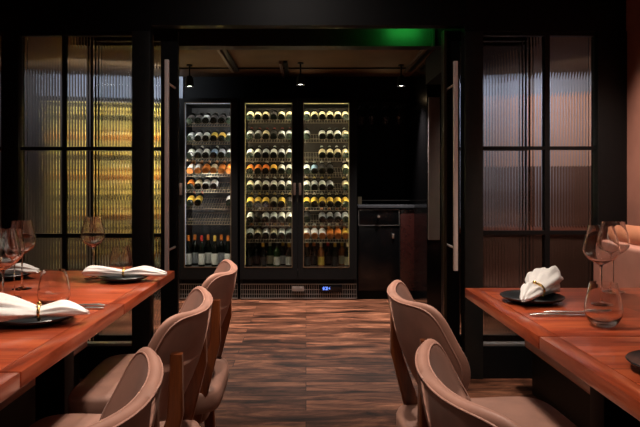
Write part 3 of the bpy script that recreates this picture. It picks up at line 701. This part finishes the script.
# ------------------------------------------------------------------ chairs
def chair_proto(label):
    root = thing('dining_chair', label, 'chair', (0, 0, 0), 0, 'upholstered dining chairs along the aisle')
    # backrest shell, facing +x
    W_, TC, TB = .231, .12, .165
    def sf(q, t):                             # q = across, t = depth below the rim
        k = q / .236
        return Vector((-(.268 - .08 * t - .95 * t * t) + (.06 + .40 * t) * abs(k) ** 2.2, q, .850 + .036 * abs(k) ** 3 * max(0, 1 - t / .2) - t))
    def nrm(q, t):
        e = .002; n = (sf(q + e, t) - sf(q - e, t)).cross(sf(q, t - e) - sf(q, t + e)).normalized()
        return n if n.x > 0 else -n
    def outline(a):
        c, d = math.cos(a), math.sin(a)
        n = 5.5 if d >= 0 else 1.75
        q = W_ * math.copysign(abs(c) ** (2 / (3.2 if d < 0 else n)), c)
        return (q, -TC * abs(d) ** (2 / n)) if d >= 0 else (W_ * math.copysign(abs(c) ** (2 / 1.75), c), TB * abs(d) ** (2 / 1.75))
    K = 120; raw = [outline(2 * PI * k / 2880) for k in range(2881)]; acc = [0]
    for p0, p1 in zip(raw, raw[1:]): acc.append(acc[-1] + math.hypot(p1[0] - p0[0], p1[1] - p0[1]))
    even = []; m = 0
    for k in range(K):                        # even spacing along the outline
        while acc[m + 1] < acc[-1] * k / K: m += 1
        even.append(raw[m])
    rhos = [.2, .4, .6, .75, .86, .91, .94, .965, .985, .997]; T0 = .0115
    def pt(rho, a, s_, extra=0):
        q, t = even[round(a / (2 * PI) * K) % K]; q *= rho; t = TC + t * rho
        th = T0 * (math.sqrt(max(0, 1 - ((rho - .91) / .09) ** 2)) if rho > .91 else 1) * (1.0 + (.3 * (1 - rho ** 3) if s_ > 0 else 0))
        return sf(q, t) + nrm(q, t) * s_ * (th + extra)
    bm = bmesh.new(); loops = {}
    for s_ in (1, -1):
        c = bm.verts.new(pt(0, 0, s_)); prev = None
        for rho in rhos:
            ring = [bm.verts.new(pt(rho, 2 * PI * k / K, s_)) for k in range(K)]
            for k in range(K):
                if prev: bm.faces.new((prev[k], prev[(k + 1) % K], ring[(k + 1) % K], ring[k]))
                else: bm.faces.new((c, ring[k], ring[(k + 1) % K]))
            prev = ring
        loops[s_] = prev
    edge = [bm.verts.new(pt(1, 2 * PI * k / K, 0)) for k in range(K)]
    for s_ in (1, -1):
        for k in range(K): bm.faces.new((loops[s_][k], loops[s_][(k + 1) % K], edge[(k + 1) % K], edge[k]))
    back = obj('backrest', bm, M['suede'], root, angle=180)
    bm = bmesh.new()
    for s_ in (1, -1): tube(bm, [pt(.95, 2 * PI * k / K, s_, .0004) for k in range(K)], .0019, 6, closed=True)
    obj('piping', bm, M['welt'], back, angle=180)
    # seat cushion
    def slab(bm, hx, hy, z0, z1, cx=0, r=.02, e=3.6, crown=.0, taper=.86):
        n = 48; rings = []
        prof = [(-r, z0), (-r * .3, z0 + r * .3), (0, z0 + r), (0, z1 - r), (-r * .3, z1 - r * .3), (-r, z1), (-r * 3, z1 + crown * .6), (-r * 6, z1 + crown)]
        for off, z in prof:
            ring = []
            for k in range(n):
                a = 2 * PI * k / n; c, s = math.cos(a), math.sin(a)
                x = abs(c) ** (2 / e) * (1 if c > 0 else -1) * (hx + off); yv = abs(s) ** (2 / e) * (1 if s > 0 else -1) * (hy + off)
                yv *= 1 - (1 - taper) * (.5 - x / hx * .5)
                ring.append(bm.verts.new((x + cx, yv, z)))
            rings.append(ring)
        for a, b in zip(rings, rings[1:]):
            for k in range(n): bm.faces.new((a[k], a[(k + 1) % n], b[(k + 1) % n], b[k]))
        bm.faces.new(rings[0][::-1]); bm.faces.new(rings[-1])
    bm = bmesh.new(); slab(bm, .245, .275, .405, .482, .006, crown=.005, e=6, r=.017, taper=.8); obj('seat', bm, M['seat'], root, angle=70)
    bm = bmesh.new(); slab(bm, .205, .245, .365, .405, .01, r=.004, e=6, taper=.8); obj('seat_frame', bm, M['chairwood'], root, angle=30)
    for s in (-1, 1):
        bm = bmesh.new(); sqbar(bm, [(.165, s * .2, .37), (.185, s * .205, .002)], [(.02, .02), (.012, .012)]); obj('leg', bm, M['chairwood'], root, angle=25)
        bm = bmesh.new()
        sqbar(bm, [(-.195, s * .205, .002), (-.16, s * .2, .2), (-.15, s * .197, .36), (-.185, s * .197, .5), (-.226, s * .2, .64), (-.228, s * .2, .775)],
              [(.012, .012), (.019, .015), (.024, .016), (.023, .015), (.017, .014), (.013, .012)])
        obj('leg', bm, M['chairwood'], root, angle=25)['label'] = 'rear leg running up the back as a post'
    return root
ch = chair_proto('taupe upholstered chair at the far end of the left row')
ch.location = (-.525, 2.2, 0); ch.rotation_euler = (0, 0, PI + .03)
dup(ch, (-.52, 1.565, 0), PI + .03, 'taupe upholstered chair in the middle of the left row')
dup(ch, (-.50, .905, 0), PI + .03, 'taupe upholstered chair nearest the camera in the left row')
dup(ch, (.508, 1.70, 0), .04, 'taupe upholstered chair at the far end of the right row')
dup(ch, (.462, .98, 0), .04, 'taupe upholstered chair nearest the camera in the right row')

# ------------------------------------------------------------------ track lights of the wine room
ZC = 2.265
def rail(x, y0, y1, label):
    root = thing('light_track', label, 'lighting track', (x, (y0 + y1) / 2, ZC)); hl = (y1 - y0) / 2
    box('rail', (-.045, -.02, -hl, hl, -.03, -.001), M['bronze'], root, label='dull bronze track rail')
    box('channel', (-.005, .03, -hl, hl, -.022, -.001), M['black'], root)
rail(-.68, 4.95, 6.05, 'ceiling light track on the left of the brown ceiling')
rail(-.2, 5.6, 6.35, 'short ceiling light track near the middle of the brown ceiling')
rail(1.0, 4.95, 6.05, 'ceiling light track along the dark soffit on the right')
def spot_lamp(x, y_, zb_, label):
    root = thing('track_spotlight', label, 'spotlight', (x, y_, ZC), 0, 'small black spotlights in front of the wine cabinets'); dz = zb_ - ZC
    bm = bmesh.new(); lathe(bm, [(0, 0), (.028, 0), (.028, -.012), (0, -.012)], 20); tube(bm, [(0, 0, -.01), (0, 0, dz + .09)], .007, 8); obj('stem', bm, M['black'], root)
    bm = bmesh.new(); lathe(bm, [(0, dz + .1), (.026, dz + .098), (.036, dz + .06), (.042, dz), (.037, dz), (.034, dz + .02), (0, dz + .022)], 24); obj('head', bm, M['black'], root)
    bm = bmesh.new(); lathe(bm, [(0, dz + .006), (.025, dz + .007), (.0365, dz + .012)], 24); obj('lens', bm, M['lens'], root, smooth=False)
    return root
SP = [(-1.09, 5.8, 2.06, 'left'), (-.05, 5.7, 2.06, 'middle'), (.89, 5.8, 2.065, 'right')]
for x, y_, zz, n in SP: spot_lamp(x, y_, zz, '%s of the three small black spotlights in front of the wine cabinets' % {'left': 'leftmost', 'middle': 'middle', 'right': 'rightmost'}[n])

# green exit light hanging behind the header
ex = thing('exit_sign', 'green lit exit sign box behind the header of the opening', 'exit light', (X(412, 3.95), 3.9, 2.2))
box('housing', (-.12, .12, -.03, .02, -.04, .064), M['black'], ex)
box('lit_face', (-.11, .11, .02, .024, -.035, .055), M['exit'], ex)

# ------------------------------------------------------------------ things in the room behind the right-hand glass
struct('wall_back_right', (1.46, 4.19, 6.3, 6.4, 0, 2.26), M['bluewall'])
pk = box('wall_panel', (X(527, 6.2), X(640, 6.2), 6.2, 6.29, 0.0, Z(93, 6.2)), M['pinkwall'], None, bev=.01)
tag(pk, 'pink wall panel seen through the fluted glass on the right', 'wall panel')
M['brown'] = pbr('dark_brown_veneer', (.11, .05, .036), .6, noise=.2, scale=5)
sb = thing('sideboard', 'dark sideboard with red wood top behind the right fluted glass', 'sideboard', (2.15, 5.5, 0))
box('body', (-.66, 1.0, -.2, .25, .005, .72), M['brown'], sb, bev=.004)
box('top', (-.68, 1.02, -.23, .27, .72, .75), M['redwood'], sb, bev=.004)
sc = thing('screen', 'tall dark folding screen in front of the pink panel behind the right glass', 'screen', (2.5, 6.05, 0))
for k in range(4): box('leaf', (-.46 + k * .4, -.07 + k * .4, -.012, .012, .01, Z(166, 6.05)), M['brown'], sc, bev=.004)

# ------------------------------------------------------------------ lights
W = (1, .84, .7)
spot('spot_table_left_far', (-.42, 3.0, 2.55), (-.85, 2.4, .75), 120, 42, .6, .02, W)
spot('spot_table_left_near', (-.6, 2.1, 2.55), (-.7, 1.8, .75), 60, 62, .6, .02, W)
spot('spot_table_right_far', (1.25, 2.7, 2.55), (.95, 2.15, .75), 18, 40, .6, .02, W)
spot('spot_table_right_near', (1.05, 1.3, 2.55), (.9, 1.5, .75), 15, 70, .6, .03, W)
spot('spot_aisle_far', (.1, 2.7, 2.55), (-.1, 2.4, 0), 140, 70, .7, .03, W)
spot('spot_aisle_near', (0.0, 1.75, 2.55), (0, 1.5, 0), 120, 80, .8, .03, W)
spot('spot_chairs', (-.1, .3, 2.55), (0, 1.5, .6), 60, 65, .8, .04, W)
spot('spot_bench_right', (1.3, 2.9, 2.55), (1.75, 3.1, .6), 200, 75, .8, .05, W)
spot('spot_doors', (-.1, 2.5, 2.55), (-.1, 3.7, 1.5), 15, 110, .9, .04, (1, .88, .8))  # extra spot added to brighten the door handles and stiles
spot('fill_front_left', (-.5, -.6, 2.55), (-.5, 2.0, .6), 22, 60, .8, .05, W)  # pair of added fill lights above and behind the camera
spot('fill_front_right', (.5, -.6, 2.55), (.5, 1.8, .6), 16, 60, .8, .05, W)
for x, y_, zz, n in SP: spot('spot_wine_' + n, (x, y_, zz - .012), (x * .8, y_ - .5, 0), 235, 90, .8, .03, (1, .86, .76))
spot('wash_left', (-2.9, 5.3, 2.2), (-2.8, 6.12, 1.95), 14, 110, .9, .05, (.8, .88, 1))
spot('wash_bulkhead', (-1.75, 5.5, 2.15), (-1.75, 6.4, 2.12), 40, 110, .9, .05, (.85, .92, 1))
spot('wash_right', (1.85, 5.75, 2.2), (1.85, 6.3, 1.85), 22, 110, .9, .05, (.8, .86, 1))
spot('wash_pink', (2.75, 5.2, 2.2), (2.65, 6.2, 1.7), 30, 100, .8, .05, (1, .88, .8))
spot('wash_floor_left', (-2.0, 4.6, 2.2), (-1.9, 5.0, 0), 90, 120, .9, .05, (1, .8, .5))
spot('wash_floor_right', (2.1, 4.4, 2.2), (2.1, 5.3, .3), 40, 110, .9, .05, (1, .8, .65))
for k in (-.9, 0, .8): spot('uplight', (k, 6.3, 2.01), (k, 5.2, 2.5), .55, 130, .9, .01, (1, .68, .36))
area('exit_glow', (X(412, 3.95), 3.925, 2.2), (X(412, 3.95), 4.12, 2.18), .5, .2, .06, (.05, 1, .12))

wd = bpy.data.worlds.new('World'); S.world = wd; wd.use_nodes = True
wd.node_tree.nodes['Background'].inputs[0].default_value = (.5, .45, .42, 1); wd.node_tree.nodes['Background'].inputs[1].default_value = .012

# ------------------------------------------------------------------ camera
cam = bpy.data.cameras.new('camera'); co = bpy.data.objects.new('camera', cam); C.objects.link(co)
co.location = (0, 0, H); co.rotation_euler = (PI / 2, 0, 0)
cam.sensor_width = 36; cam.lens = F * 36 / 640
cam.shift_x = (320 - VX) / 640; cam.shift_y = -(213.5 - VY) / 640; cam.clip_start = .05
S.camera = co
S.view_settings.view_transform = 'Standard'; S.view_settings.look = 'None'; S.view_settings.gamma = 1; S.view_settings.exposure = 0
S.view_settings.use_curve_mapping = False
S.cycles.use_denoising = True
S.cycles.max_bounces = 12; S.cycles.transparent_max_bounces = 24; S.cycles.transmission_bounces = 12
